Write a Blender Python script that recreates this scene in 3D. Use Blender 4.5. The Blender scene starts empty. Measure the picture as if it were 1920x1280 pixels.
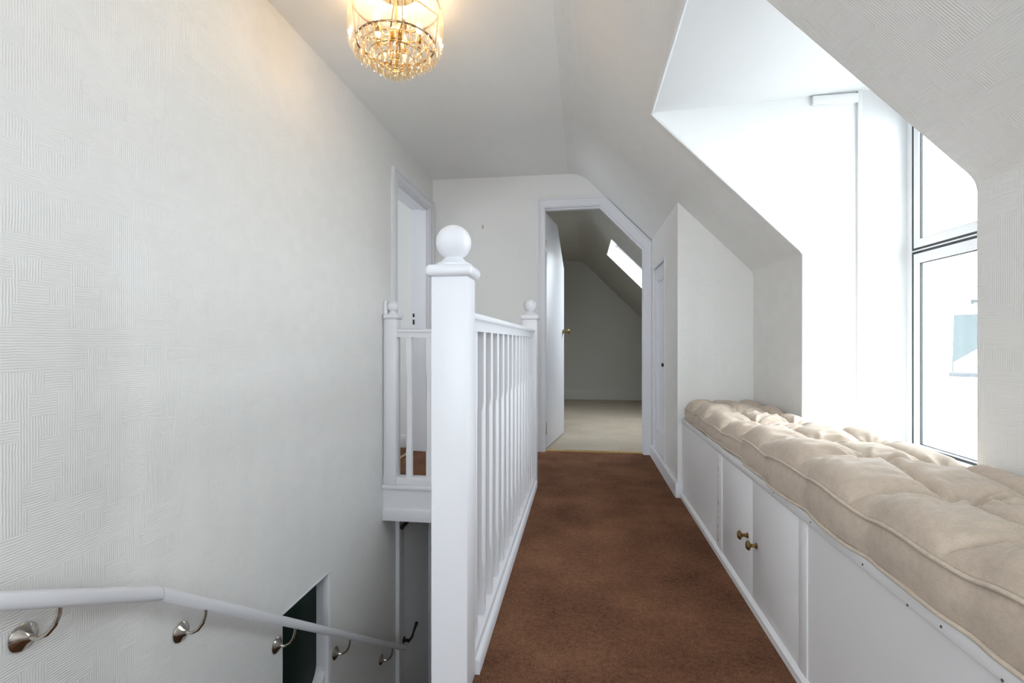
import bpy, bmesh, math, random
from mathutils import Vector, Matrix
random.seed(7)
sc = bpy.context.scene
COL = sc.collection
PI = math.pi

# ------------------------------------------------------------ camera
EYE = 0.9
cam_d = bpy.data.cameras.new('camera')
cam_d.sensor_width = 36.0
cam_d.lens = 18.0
cam_d.clip_start = 0.05
cam_d.shift_y = 1.0 / 1920
cam = bpy.data.objects.new('camera', cam_d)
COL.objects.link(cam)
cam.location = (0, 0, EYE)
cam.rotation_euler = (PI / 2, 0, math.atan(131 / 960))
sc.camera = cam

# ------------------------------------------------------------ world, view
W_STRENGTH = 11.5
wd = bpy.data.worlds.new('world')
sc.world = wd
wd.use_nodes = True
nt = wd.node_tree
bgn = nt.nodes['Background']
tc = nt.nodes.new('ShaderNodeTexCoord')
nz = nt.nodes.new('ShaderNodeTexNoise')
nz.inputs['Scale'].default_value = 2.5
nz.inputs['Detail'].default_value = 4
cr = nt.nodes.new('ShaderNodeValToRGB')
cr.color_ramp.elements[0].position = 0.3
cr.color_ramp.elements[0].color = (0.80, 0.88, 1.0, 1)
cr.color_ramp.elements[1].position = 0.7
cr.color_ramp.elements[1].color = (0.97, 0.985, 1.0, 1)
nt.links.new(tc.outputs['Generated'], nz.inputs['Vector'])
nt.links.new(nz.outputs['Fac'], cr.inputs['Fac'])
nt.links.new(cr.outputs['Color'], bgn.inputs['Color'])
bgn.inputs['Strength'].default_value = W_STRENGTH

sc.view_settings.view_transform = 'Standard'
sc.view_settings.look = 'None'
sc.view_settings.gamma = 1.0
sc.view_settings.use_curve_mapping = False
sc.view_settings.exposure = 0.13
sc.cycles.max_bounces = 14
sc.cycles.diffuse_bounces = 9
sc.cycles.glossy_bounces = 4
sc.cycles.transparent_max_bounces = 24
sc.cycles.caustics_reflective = False
sc.cycles.caustics_refractive = False


def portal(name, loc, rot, sx, sy):
    """sampling portal on a modelled window opening (gives off no light itself)"""
    l = bpy.data.lights.new(name, 'AREA')
    l.shape = 'RECTANGLE'
    l.size = sx
    l.size_y = sy
    l.cycles.is_portal = True
    o = bpy.data.objects.new(name, l)
    COL.objects.link(o)
    o.location = loc
    o.rotation_euler = rot
    return o


portal('daylight_opening', (1.44, 1.92, 1.2), (0, PI / 2, 0), 1.6, 1.0)          # dormer window
portal('daylight_opening', (-0.3, -1.66, 1.425), (PI / 2, 0, 0), 1.4, 1.35)  # window behind the camera
portal('daylight_opening', (-3.28, 3.225, 1.35), (0, -PI / 2, 0), 1.0, 1.05)         # unseen window added to light the side room

# ------------------------------------------------------------ materials


def new_mat(name, col, rough=0.5, metal=0.0, spec=0.5):
    m = bpy.data.materials.new(name)
    m.use_nodes = True
    b = m.node_tree.nodes['Principled BSDF']
    b.inputs['Base Color'].default_value = (*col, 1)
    b.inputs['Roughness'].default_value = rough
    b.inputs['Metallic'].default_value = metal
    b.inputs['Specular IOR Level'].default_value = spec
    return m, m.node_tree, b


class NG:
    def __init__(s, t):
        s.t = t

    def n(s, kind, **kw):
        d = s.t.nodes.new(kind)
        for k, v in kw.items():
            setattr(d, k, v)
        return d

    def l(s, a, b):
        s.t.links.new(a, b)

    def math(s, op, a, b=None, c=None, clamp=False):
        d = s.n('ShaderNodeMath', operation=op, use_clamp=clamp)
        for i, v in enumerate((a, b, c)):
            if v is None:
                continue
            if hasattr(v, 'links'):
                s.l(v, d.inputs[i])
            else:
                d.inputs[i].default_value = v
        return d.outputs[0]

    def noise(s, vec, scale, detail=2, rough=0.5):
        d = s.n('ShaderNodeTexNoise')
        d.inputs['Scale'].default_value = scale
        d.inputs['Detail'].default_value = detail
        d.inputs['Roughness'].default_value = rough
        s.l(vec, d.inputs['Vector'])
        return d.outputs['Fac']

    def ramp(s, fac, stops):
        d = s.n('ShaderNodeValToRGB')
        e = d.color_ramp.elements
        while len(e) < len(stops):
            e.new(0.5)
        for q, (p, c) in zip(e, stops):
            q.position = p
            q.color = (*c, 1)
        s.l(fac, d.inputs['Fac'])
        return d.outputs['Color']

    def bump(s, h, strength, dist, b):
        d = s.n('ShaderNodeBump')
        d.inputs['Strength'].default_value = strength
        d.inputs['Distance'].default_value = dist
        s.l(h, d.inputs['Height'])
        s.l(d.outputs['Normal'], b.inputs['Normal'])


def wallpaper(name, col, strength=0.5, cell=0.052, rough=0.5):
    """off-white embossed basket-weave paper: patches of ridges in two directions"""
    m, t, b = new_mat(name, col, rough, 0, 0.35)
    g = NG(t)
    uv = g.n('ShaderNodeUVMap').outputs['UV']
    sep = g.n('ShaderNodeSeparateXYZ')
    g.l(uv, sep.inputs[0])
    u, v = sep.outputs[0], sep.outputs[1]
    # patches of uneven size: two floor grids, offset rows
    row = g.math('FLOOR', g.math('DIVIDE', v, cell))
    wn = g.n('ShaderNodeTexWhiteNoise', noise_dimensions='1D')
    g.l(row, wn.inputs['W'])
    ush = g.math('ADD', g.math('DIVIDE', u, cell * 1.25), g.math('MULTIPLY', wn.outputs['Value'], 1.0))
    colm = g.math('FLOOR', ush)
    comb = g.n('ShaderNodeCombineXYZ')
    g.l(colm, comb.inputs[0])
    g.l(row, comb.inputs[1])
    wn2 = g.n('ShaderNodeTexWhiteNoise', noise_dimensions='2D')
    g.l(comb.outputs[0], wn2.inputs['Vector'])
    pick = g.math('GREATER_THAN', wn2.outputs['Value'], 0.5)
    wob = g.math('MULTIPLY', g.noise(uv, 22, 2), 0.006)
    r1 = g.math('SINE', g.math('MULTIPLY', g.math('ADD', u, wob), 2 * PI / 0.0062))
    r2 = g.math('SINE', g.math('MULTIPLY', g.math('ADD', v, wob), 2 * PI / 0.0062))
    mix = g.n('ShaderNodeMix', data_type='FLOAT')
    g.l(pick, mix.inputs[0])
    g.l(r1, mix.inputs[2])
    g.l(r2, mix.inputs[3])
    amp = g.math('SUBTRACT', g.math('MULTIPLY', g.noise(uv, 18, 3), 2.6), 0.5, clamp=True)
    h = g.math('MULTIPLY', mix.outputs[0], amp)
    h = g.math('ADD', h, g.math('MULTIPLY', g.noise(uv, 160, 2), 0.35))
    h = g.math('ADD', h, g.math('MULTIPLY', g.noise(uv, 3.0, 2), 3.0))
    g.bump(h, strength, 0.0011, b)
    c = g.ramp(g.noise(uv, 1.1, 3), [(0.3, tuple(x * 0.965 for x in col)), (0.7, col)])
    g.l(c, b.inputs['Base Color'])
    rr = g.math('ADD', g.math('MULTIPLY', wn2.outputs['Value'], 0.14), rough - 0.07)
    g.l(rr, b.inputs['Roughness'])
    return m


def painted(name, col, rough=0.32, bump=0.15, spec=0.5):
    m, t, b = new_mat(name, col, rough, 0, spec)
    g = NG(t)
    o = g.n('ShaderNodeTexCoord').outputs['Object']
    mp = g.n('ShaderNodeMapping')
    mp.inputs['Scale'].default_value = (9, 9, 1.3)
    g.l(o, mp.inputs[0])
    h = g.noise(mp.outputs[0], 14, 3)
    g.bump(h, bump, 0.0008, b)
    c = g.ramp(g.noise(o, 2.2, 3), [(0.3, tuple(x * 0.965 for x in col)), (0.7, col)])
    g.l(c, b.inputs['Base Color'])
    return m


def carpet(name, dark, light, scale=260, stain=0.5):
    m, t, b = new_mat(name, light, 0.95, 0, 0.1)
    g = NG(t)
    o = g.n('ShaderNodeTexCoord').outputs['Object']
    f1 = g.noise(o, scale, 3, 0.7)
    f2 = g.noise(o, scale * 0.35, 3, 0.6)
    f3 = g.noise(o, 3.2, 4, 0.6)
    f = g.math('ADD', g.math('MULTIPLY', f1, 0.45), g.math('MULTIPLY', f2, 0.25))
    f = g.math('ADD', f, g.math('MULTIPLY', f3, stain))
    c = g.ramp(g.math('MULTIPLY', f, 1 / (0.7 + stain)), [(0.36, dark), (0.62, light)])
    g.l(c, b.inputs['Base Color'])
    h = g.math('ADD', f1, g.math('MULTIPLY', f2, 0.8))
    g.bump(h, 0.9, 0.006, b)
    b.inputs['Sheen Weight'].default_value = 0.25
    b.inputs['Sheen Roughness'].default_value = 0.6
    b.inputs['Sheen Tint'].default_value = (*light, 1)
    return m


def linen(name, col):
    m, t, b = new_mat(name, col, 0.9, 0, 0.2)
    g = NG(t)
    o = g.n('ShaderNodeTexCoord').outputs['Object']
    mp = g.n('ShaderNodeMapping')
    mp.inputs['Scale'].default_value = (1, 0.12, 1)
    g.l(o, mp.inputs[0])
    mp2 = g.n('ShaderNodeMapping')
    mp2.inputs['Scale'].default_value = (0.12, 1, 1)
    g.l(o, mp2.inputs[0])
    a = g.noise(mp.outputs[0], 900, 2)
    c2 = g.noise(mp2.outputs[0], 900, 2)
    f = g.math('MULTIPLY', g.math('ADD', a, c2), 0.5)
    f = g.math('ADD', g.math('MULTIPLY', f, 0.7), g.math('MULTIPLY', g.noise(o, 60, 3), 0.3))
    c = g.ramp(f, [(0.38, tuple(x * 0.82 for x in col)), (0.62, tuple(min(1, x * 1.08) for x in col))])
    g.l(c, b.inputs['Base Color'])
    g.bump(f, 0.35, 0.0012, b)
    b.inputs['Sheen Weight'].default_value = 0.15
    return m


def metal(name, col, rough=0.25):
    m, t, b = new_mat(name, col, rough, 1.0)
    g = NG(t)
    o = g.n('ShaderNodeTexCoord').outputs['Object']
    f = g.noise(o, 60, 3)
    c = g.ramp(f, [(0.3, tuple(x * 0.7 for x in col)), (0.6, col)])
    g.l(c, b.inputs['Base Color'])
    return m


def thin_glass(name, tint=(0.97, 0.99, 0.985)):
    m = bpy.data.materials.new(name)
    m.use_nodes = True
    t = m.node_tree
    t.nodes.remove(t.nodes['Principled BSDF'])
    g = NG(t)
    tr = g.n('ShaderNodeBsdfTransparent')
    tr.inputs['Color'].default_value = (*tint, 1)
    gl = g.n('ShaderNodeBsdfGlossy')
    gl.inputs['Roughness'].default_value = 0.02
    lw = g.n('ShaderNodeLayerWeight')
    lw.inputs['Blend'].default_value = 0.5
    fr = g.math('ADD', g.math('MULTIPLY', g.math('POWER', lw.outputs['Facing'], 5.0), 0.8), 0.03, clamp=True)
    mx = g.n('ShaderNodeMixShader')
    g.l(fr, mx.inputs[0])
    g.l(tr.outputs[0], mx.inputs[1])
    g.l(gl.outputs[0], mx.inputs[2])
    g.l(mx.outputs[0], t.nodes['Material Output'].inputs[0])
    return m


def crystal_mat(name='cut_crystal', base=0.04, edge=0.42, tcol=(1, 1, 1)):
    m = bpy.data.materials.new(name)
    m.use_nodes = True
    t = m.node_tree
    t.nodes.remove(t.nodes['Principled BSDF'])
    g = NG(t)
    tr = g.n('ShaderNodeBsdfTransparent')
    tr.inputs['Color'].default_value = (0.98, 0.98, 0.97, 1)
    gl = g.n('ShaderNodeBsdfGlossy')
    gl.inputs['Roughness'].default_value = 0.08
    tl = g.n('ShaderNodeBsdfTranslucent')
    tl.inputs['Color'].default_value = (*tcol, 1)
    m1 = g.n('ShaderNodeMixShader')
    m1.inputs[0].default_value = 0.5
    g.l(gl.outputs[0], m1.inputs[1])
    g.l(tl.outputs[0], m1.inputs[2])
    lw = g.n('ShaderNodeLayerWeight')
    lw.inputs['Blend'].default_value = 0.45
    f = g.math('ADD', g.math('MULTIPLY', lw.outputs['Facing'], edge), base, clamp=True)
    m2 = g.n('ShaderNodeMixShader')
    g.l(f, m2.inputs[0])
    g.l(tr.outputs[0], m2.inputs[1])
    g.l(m1.outputs[0], m2.inputs[2])
    g.l(m2.outputs[0], t.nodes['Material Output'].inputs[0])
    return m


M = {}
M['paper'] = wallpaper('embossed_wallpaper', (0.775, 0.772, 0.757), 0.34)
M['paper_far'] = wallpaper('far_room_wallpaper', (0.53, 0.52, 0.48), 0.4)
M['ceil'] = wallpaper('ceiling_paper', (0.82, 0.815, 0.80), 0.12, 0.04, 0.6)
M['plaster'] = painted('white_emulsion', (0.74, 0.745, 0.745), 0.6, 0.1, 0.3)
M['gloss'] = painted('white_gloss_paint', (0.735, 0.742, 0.78), 0.38, 0.1, 0.4)
M['bench'] = painted('white_bench_paint', (0.76, 0.76, 0.775), 0.38, 0.25)
M['brown'] = carpet('brown_carpet', (0.040, 0.016, 0.010), (0.25, 0.120, 0.068), 170, 0.38)
M['cream'] = carpet('cream_carpet', (0.36, 0.30, 0.235), (0.54, 0.47, 0.38), 200, 0.3)
M['linen'] = linen('beige_linen', (0.53, 0.44, 0.355))
M['pipe'] = linen('beige_piping_cloth', (0.57, 0.48, 0.39))
M['brass'] = metal('antique_brass', (0.26, 0.165, 0.06), 0.3)
M['gilt'] = metal('gilt_brass', (0.75, 0.50, 0.20), 0.22)
M['bronze'] = metal('bronze_ring', (0.32, 0.20, 0.10), 0.35)
M['nickel'] = metal('polished_nickel', (0.62, 0.58, 0.52), 0.16)
M['black'], _, _ = new_mat('black_iron', (0.012, 0.012, 0.013), 0.4)
M['gold'] = metal('gold_threshold', (0.70, 0.48, 0.18), 0.35)
M['upvc'] = painted('white_upvc', (0.84, 0.85, 0.86), 0.25, 0.02)
M['gasket'], _, _ = new_mat('dark_rubber_seal', (0.02, 0.025, 0.028), 0.6)
M['glass'] = thin_glass('window_glass')
M['darkglass'], _, _ = new_mat('dark_green_glass', (0.004, 0.016, 0.010), 0.3, 0, 0.12)
M['crystal'] = crystal_mat()
M['drop'] = crystal_mat('warm_glow_crystal', 0.42, 0.5, (1.0, 0.82, 0.50))  # warm glow of the bulbs put into the tint of the drops
M['dust'], _, _ = new_mat('chipped_paint_spot', (0.10, 0.07, 0.06), 0.8)
M['slate'] = painted('roof_slate', (0.048, 0.058, 0.060), 0.9, 0.3, 0.1)
M['render'] = painted('white_house_render', (0.8, 0.8, 0.78), 0.9, 0.3)
M['gutter'], _, _ = new_mat('grey_gutter', (0.035, 0.04, 0.043), 0.6)
M['paving'] = painted('pale_paving', (0.45, 0.45, 0.44), 0.9, 0.3)

mb = bpy.data.materials.new('lit_bulb')
mb.use_nodes = True
bb = mb.node_tree.nodes['Principled BSDF']
bb.inputs['Base Color'].default_value = (1, 0.9, 0.7, 1)
bb.inputs['Emission Color'].default_value = (1.0, 0.62, 0.25, 1)
bb.inputs['Emission Strength'].default_value = 30.0
M['bulb'] = mb

# ------------------------------------------------------------ mesh helpers


def BM():
    return bmesh.new()


def quad(bm, pts):
    vs = [bm.verts.new(p) for p in pts]
    return bm.faces.new(vs)


def box(bm, x0, x1, y0, y1, z0, z1, bev=0.0, seg=2):
    vs = [bm.verts.new((x, y, z)) for x in (x0, x1) for y in (y0, y1) for z in (z0, z1)]
    idx = [(0, 1, 3, 2), (4, 6, 7, 5), (0, 4, 5, 1), (2, 3, 7, 6), (0, 2, 6, 4), (1, 5, 7, 3)]
    fs = [bm.faces.new([vs[i] for i in f]) for f in idx]
    if bev > 0:
        es = list({e for f in fs for e in f.edges})
        bmesh.ops.bevel(bm, geom=es, offset=bev, segments=seg, affect='EDGES', profile=0.5)


def prism(bm, poly, axis, a0, a1, bev=0.0):
    """poly of 2D points extruded along an axis. 'y': (x,z); 'x': (y,z); 'z': (x,y)"""
    def P(p, a):
        return {'y': (p[0], a, p[1]), 'x': (a, p[0], p[1]), 'z': (p[0], p[1], a)}[axis]
    A = [bm.verts.new(P(p, a0)) for p in poly]
    B = [bm.verts.new(P(p, a1)) for p in poly]
    n = len(poly)
    fs = [bm.faces.new(A), bm.faces.new(B[::-1])]
    for i in range(n):
        j = (i + 1) % n
        fs.append(bm.faces.new((A[i], B[i], B[j], A[j])))
    if bev > 0:
        es = [e for f in fs[:2] for e in f.edges]
        bmesh.ops.bevel(bm, geom=es, offset=bev, segments=2, affect='EDGES', profile=0.5)


def strip_prism(bm, outer, inner, axis, a0, a1):
    """open frame between two polylines of equal length, extruded"""
    for i in range(len(outer) - 1):
        prism(bm, [outer[i], outer[i + 1], inner[i + 1], inner[i]], axis, a0, a1)


def lathe(bm, prof, c=(0, 0, 0), seg=24, axis=(0, 0, 1)):
    """prof: list of (r, h); axis: direction of h"""
    q = Vector((0, 0, 1)).rotation_difference(Vector(axis).normalized()).to_matrix()
    c = Vector(c)
    rings = []
    for r, h in prof:
        if r < 1e-6:
            rings.append([bm.verts.new(c + q @ Vector((0, 0, h)))])
        else:
            rings.append([bm.verts.new(c + q @ Vector((r * math.cos(2 * PI * k / seg), r * math.sin(2 * PI * k / seg), h))) for k in range(seg)])
    for a, b in zip(rings, rings[1:]):
        if len(a) == 1 and len(b) == 1:
            continue
        for k in range(seg):
            k2 = (k + 1) % seg
            if len(a) == 1:
                bm.faces.new((a[0], b[k2], b[k]))
            elif len(b) == 1:
                bm.faces.new((a[k], a[k2], b[0]))
            else:
                bm.faces.new((a[k], a[k2], b[k2], b[k]))
    if len(rings[0]) > 1:
        bm.faces.new(rings[0][::-1])
    if len(rings[-1]) > 1:
        bm.faces.new(rings[-1])


def tube(bm, pts, r, seg=10, closed=False):
    pts = [Vector(p) for p in pts]
    n = len(pts)
    rings = []
    up = None
    for i, p in enumerate(pts):
        if closed:
            d = pts[(i + 1) % n] - pts[i - 1]
        else:
            d = pts[min(i + 1, n - 1)] - pts[max(i - 1, 0)]
        d.normalize()
        if up is None:
            up = Vector((0, 0, 1)) if abs(d.z) < 0.9 else Vector((1, 0, 0))
        s = d.cross(up).normalized()
        up = s.cross(d).normalized()
        rr = r[i] if isinstance(r, (list, tuple)) else r
        rings.append([bm.verts.new(p + s * rr * math.cos(2 * PI * k / seg) + up * rr * math.sin(2 * PI * k / seg)) for k in range(seg)])
    m = n if closed else n - 1
    for i in range(m):
        a, b = rings[i], rings[(i + 1) % n]
        for k in range(seg):
            k2 = (k + 1) % seg
            bm.faces.new((a[k], a[k2], b[k2], b[k]))
    if not closed:
        bm.faces.new(rings[0][::-1])
        bm.faces.new(rings[-1])


def torus(bm, c, R, r, seg=64, rs=8):
    pts = [(c[0] + R * math.cos(2 * PI * k / seg), c[1] + R * math.sin(2 * PI * k / seg), c[2]) for k in range(seg)]
    tube(bm, pts, r, rs, closed=True)


def root_loc(o):
    v = Vector((0, 0, 0))
    while o is not None:
        v += o.location
        o = o.parent
    return v


def add(name, bm, mat, parent=None, ang=32, shift=None):
    """link the bmesh (world coordinates) as one object"""
    bmesh.ops.recalc_face_normals(bm, faces=bm.faces)
    off = root_loc(parent) if parent else Vector((0, 0, 0))
    if shift is not None:
        off = off + Vector(shift)
    if off.length > 0:
        bmesh.ops.translate(bm, vec=-off, verts=bm.verts)
    uvl = bm.loops.layers.uv.new('UVMap')
    Y = Vector((0, 1, 0))
    for f in bm.faces:
        n = f.normal
        if abs(n.y) > 0.75:
            for l in f.loops:
                l[uvl].uv = (l.vert.co.x, l.vert.co.z)
        else:
            d = n.cross(Y)
            if d.length < 1e-6:
                d = Vector((0, 0, 1))
            d.normalize()
            if d.z < 0:
                d = -d
            for l in f.loops:
                l[uvl].uv = (l.vert.co.y, l.vert.co.dot(d))
    me = bpy.data.meshes.new(name)
    bm.to_mesh(me)
    bm.free()
    me.materials.append(mat)
    if ang:
        me.polygons.foreach_set('use_smooth', [True] * len(me.polygons))
        me.set_sharp_from_angle(angle=math.radians(ang))
    o = bpy.data.objects.new(name, me)
    COL.objects.link(o)
    if parent:
        o.parent = parent
    if shift is not None:
        o.location = shift
    return o


def struct(name, bm, mat, ang=32):
    o = add(name, bm, mat, None, ang)
    o['kind'] = 'structure'
    return o


def struct_root(name, loc=(0, 0, 0)):
    o = bpy.data.objects.new(name, None)
    COL.objects.link(o)
    o.location = loc
    o['kind'] = 'structure'
    return o


def thing(name, label, cat, loc=(0, 0, 0), group=None):
    o = bpy.data.objects.new(name, None)
    COL.objects.link(o)
    o.location = loc
    o['label'] = label
    o['category'] = cat
    if group:
        o['group'] = group
    return o


def tag(o, label, cat, group=None):
    o['label'] = label
    o['category'] = cat
    if group:
        o['group'] = group
    return o


def copy_tree(o, parent=None):
    c = o.copy()
    COL.objects.link(c)
    c.parent = parent
    for ch in list(o.children):
        copy_tree(ch, c)
    return c


def cells(bm, axis, a0, a1, U, V, holes):
    """a wall of thickness a0..a1 over U x V with rectangular holes"""
    us = sorted({U[0], U[1]} | {min(max(h[k], U[0]), U[1]) for h in holes for k in (0, 1)})
    vs = sorted({V[0], V[1]} | {min(max(h[k], V[0]), V[1]) for h in holes for k in (2, 3)})
    for i in range(len(us) - 1):
        for j in range(len(vs) - 1):
            cu, cv = (us[i] + us[i + 1]) / 2, (vs[j] + vs[j + 1]) / 2
            if any(h[0] < cu < h[1] and h[2] < cv < h[3] for h in holes):
                continue
            if axis == 'x':
                box(bm, a0, a1, us[i], us[i + 1], vs[j], vs[j + 1])
            elif axis == 'y':
                box(bm, us[i], us[i + 1], a0, a1, vs[j], vs[j + 1])
            else:
                box(bm, us[i], us[i + 1], vs[j], vs[j + 1], a0, a1)


def bez(a, b, c, n=8):
    out = []
    for k in range(n + 1):
        t = k / n
        out.append(tuple((1 - t) ** 2 * a[i] + 2 * t * (1 - t) * b[i] + t * t * c[i] for i in (0, 1)))
    return out


def shell(bm, line, th, y0, y1):
    """polyline in x,z thickened outwards (to its left side) and run along y"""
    L = [Vector((p[0], p[1])) for p in line]
    N = []
    for i in range(len(L)):
        ns = []
        if i > 0:
            d = (L[i] - L[i - 1]).normalized()
            ns.append(Vector((-d.y, d.x)))
        if i < len(L) - 1:
            d = (L[i + 1] - L[i]).normalized()
            ns.append(Vector((-d.y, d.x)))
        n = sum(ns, Vector((0, 0))).normalized()
        N.append(n / max(0.5, n.dot(ns[0])))
    O = [p + n * th for p, n in zip(L, N)]
    A = [[bm.verts.new((p.x, y, p.y)) for p in L] for y in (y0, y1)]
    B = [[bm.verts.new((p.x, y, p.y)) for p in O] for y in (y0, y1)]
    for i in range(len(L) - 1):
        bm.faces.new((A[0][i], A[0][i + 1], A[1][i + 1], A[1][i]))
        bm.faces.new((B[0][i], B[1][i], B[1][i + 1], B[0][i + 1]))
        for k in (0, 1):
            bm.faces.new((A[k][i], B[k][i], B[k][i + 1], A[k][i + 1]))
    for i in (0, len(L) - 1):
        bm.faces.new((A[0][i], A[1][i], B[1][i], B[0][i]))


# ------------------------------------------------------------ key dimensions
XL = -1.25        # left wall
XW = -1.39        # its other face
YF = 4.20         # far wall
YB = -1.60        # wall behind the camera
ZC = 2.27         # ceiling
SL = 2.26         # sloped ceiling: x + z = SL
XK = 0.965        # knee wall
D0, D1 = 1.405, 2.40   # dormer cheeks
XD, ZD = 0.317, 1.943  # front edge of the dormer ceiling
XC = 0.55         # cupboard wall
YC = 3.07         # its end
XWIN = 1.38       # window plane
LOW = -2.2        # floor at the foot of the stairs

# ------------------------------------------------------------ floors
bm = BM()
cells(bm, 'z', -0.2, 0.0, (-1.39, 1.1), (YB, 4.26), [(-1.27, -0.343, 0.24, 3.137)])
struct('floor', bm, M['brown'])
bm = BM()
box(bm, -2.2, 1.6, 4.26, 8.3, -0.2, 0.002)
struct('floor_far_room', bm, M['cream'])
bm = BM()
box(bm, -3.4, -1.385, 2.2, 4.4, -0.2, 0.001)
struct('floor_side_room', bm, M['brown'])
bm = BM()
box(bm, XW, 0.2, 0.2, 4.5, LOW - 0.1, LOW)
struct('floor_lower_hall', bm, M['brown'])
bm = BM()
for y0, y1, z in ((0.25, 0.75, -0.19), (0.75, 1.1, -0.38), (1.1, 1.4, -0.57)):
    box(bm, XL, -0.345, y0, y1, LOW, z)
for k in range(8):
    box(bm, XL, -0.345, 1.4 + 0.235 * k, 1.4 + 0.235 * (k + 1), LOW, -0.74 - 0.165 * k)
struct('floor_stairs', bm, M['brown'])

# ------------------------------------------------------------ walls
bm = BM()
cells(bm, 'x', XW, XL, (YB - 0.1, 4.3), (LOW, ZC + 0.15),
      [(3.33, 4.105, -0.05, 2.006), (3.44, 4.12, LOW, -0.31), (2.008, 2.425, -1.6, -0.247)])
struct('wall_left', bm, M['paper'])

bm = BM()
box(bm, XL, -0.33, YF, YF + 0.1, 0, 2.42)
prism(bm, [(-0.33, 2.03), (0.165, 2.03), (0.52, 1.66), (0.52, 0), (1.25, 0), (1.25, 2.42), (-0.33, 2.42)], 'y', YF, YF + 0.1)
struct('wall_far', bm, M['paper'])

# sloped side: flat ceiling, slope and knee wall in one sweep of profiles
top_arc = bez((-0.11, ZC), (-0.01, ZC), (0.06, SL - 0.06), 8)
kn_arc = bez((XK - 0.02, SL - XK + 0.02), (XK, SL - XK), (XK, SL - XK - 0.03), 6)
bm = BM()
shell(bm, [(XW, ZC), (-0.115, ZC)], 0.15, YB - 0.1, 4.26)
struct('ceiling', bm, M['ceil'])
full = [(-0.115, ZC)] + top_arc + kn_arc + [(XK, -0.05)]
bm = BM()
for y0, y1 in ((YB - 0.1, D0), (D1, 4.22)):
    shell(bm, full, 0.15, y0, y1)
shell(bm, [(-0.115, ZC)] + top_arc + [(XD, SL - XD)], 0.15, D0, D1)
shell(bm, [(XK, 0.42), (XK, -0.05)], 0.15, D0, D1)
struct('wall_right', bm, M['paper'], 50)

# dormer
bm = BM()
cheek = [(XD - 0.01, SL - XD + 0.015), (XK + 0.004, SL - XK), (XK + 0.004, 0.3), (1.425, 0.3), (1.425, 2.15), (XD + 0.1, 2.15)]
prism(bm, cheek, 'y', D1 - 0.002, D1 + 0.1)
struct('wall_dormer_far', bm, M['plaster'])
bm = BM()
prism(bm, cheek, 'y', D0 - 0.1, D0 + 0.002)
struct('wall_dormer_near', bm, M['plaster'])
bm = BM()
prism(bm, [(XD, ZD), (1.425, ZD + 0.05), (1.425, ZD + 0.2), (XD + 0.02, ZD + 0.2)], 'y', D0 - 0.1, D1 + 0.1)
struct('ceiling_dormer', bm, M['plaster'])
bm = BM()
cells(bm, 'x', XWIN, 1.42, (D0 - 0.1, D1 + 0.1), (0.2, 2.1), [(D0 + 0.02, D1 - 0.004, 0.405, 1.93)])
struct('wall_dormer_front', bm, M['plaster'])
bm = BM()
box(bm, XK - 0.01, XWIN + 0.02, D0 - 0.02, D1 + 0.02, 0.39, 0.425, 0.004)
struct('trim_1', bm, M['gloss'])      # window board
# white beads round the dormer opening
bm = BM()
o_ = 0.004
tube(bm, [(XD - o_, D1 - 0.004, SL - XD - o_), (XK - 0.013 - o_, D1 - 0.004, SL - XK + 0.013 - o_), (XK - o_, D1 - 0.004, SL - XK - 0.012), (XK - o_, D1 - 0.004, 0.46)], 0.007, 8)
tube(bm, [(XD - o_, D1, SL - XD - o_), (XD - o_, D0, SL - XD - o_)], 0.008, 8)
struct('trim_2', bm, M['plaster'])
# boxed corner strip and short boxed batten in the dormer
bm = BM()
box(bm, 1.178, 1.196, D1 - 0.016, D1 + 0.01, 0.42, 1.985, 0.003)
box(bm, 1.196, XWIN + 0.005, D1 - 0.006, D1 + 0.01, 0.42, 1.985, 0.002)
struct('trim_3', bm, M['plaster'])
bm = BM()
box(bm, 0.994, 1.178, D1 - 0.022, D1 + 0.005, 1.932, 1.969, 0.003)
struct('trim_4', bm, M['plaster'])

# cupboard wall
bm = BM()
cells(bm, 'x', XC, XC + 0.07, (YC + 0.07, 4.22), (0, SL - XC + 0.05), [(3.53, 4.085, 0.085, 1.475)])
prism(bm, [(XC, 0), (XK + 0.02, 0), (XK + 0.02, SL - XK), (XC, SL - XC + 0.03)], 'y', YC, YC + 0.07)
struct('wall_cupboard', bm, M['paper'])

# wall behind the camera with its own window
bm = BM()
cells(bm, 'y', YB - 0.1, YB, (XW, 1.1), (-0.2, ZC + 0.15), [(-1.0, 0.4, 0.75, 2.1)])
struct('wall_back', bm, M['paper'])

# stairwell side wall, lower end wall, wall under the landing edge
bm = BM()
box(bm, -0.345, -0.28, 0.2, 4.4, LOW, -0.02)
box(bm, XL, -0.345, 0.15, 0.25, LOW, -0.02)
box(bm, XW, -0.28, 4.3, 4.4, LOW, -0.1)
struct('wall_stairwell', bm, M['paper'])

# side room (seen through the doorway on the left)
bm = BM()
box(bm, -3.4, XW, 4.22, 4.35, 0, 2.4)
box(bm, -3.4, XW, 2.1, 2.2, 0, 2.4)
cells(bm, 'x', -3.4, -3.3, (2.1, 4.35), (-0.1, 2.4), [(2.7, 3.75, 0.85, 1.85)])
struct('wall_side_room', bm, M['paper'])
bm = BM()
box(bm, -3.4, XW, 2.1, 4.35, 2.3, 2.4)
struct('ceiling_side_room', bm, M['plaster'])
bm = BM()
box(bm, -3.3, XW, 4.2, 4.222, 0, 0.1, 0.004)
struct('baseboard_side_room', bm, M['gloss'])

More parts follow.
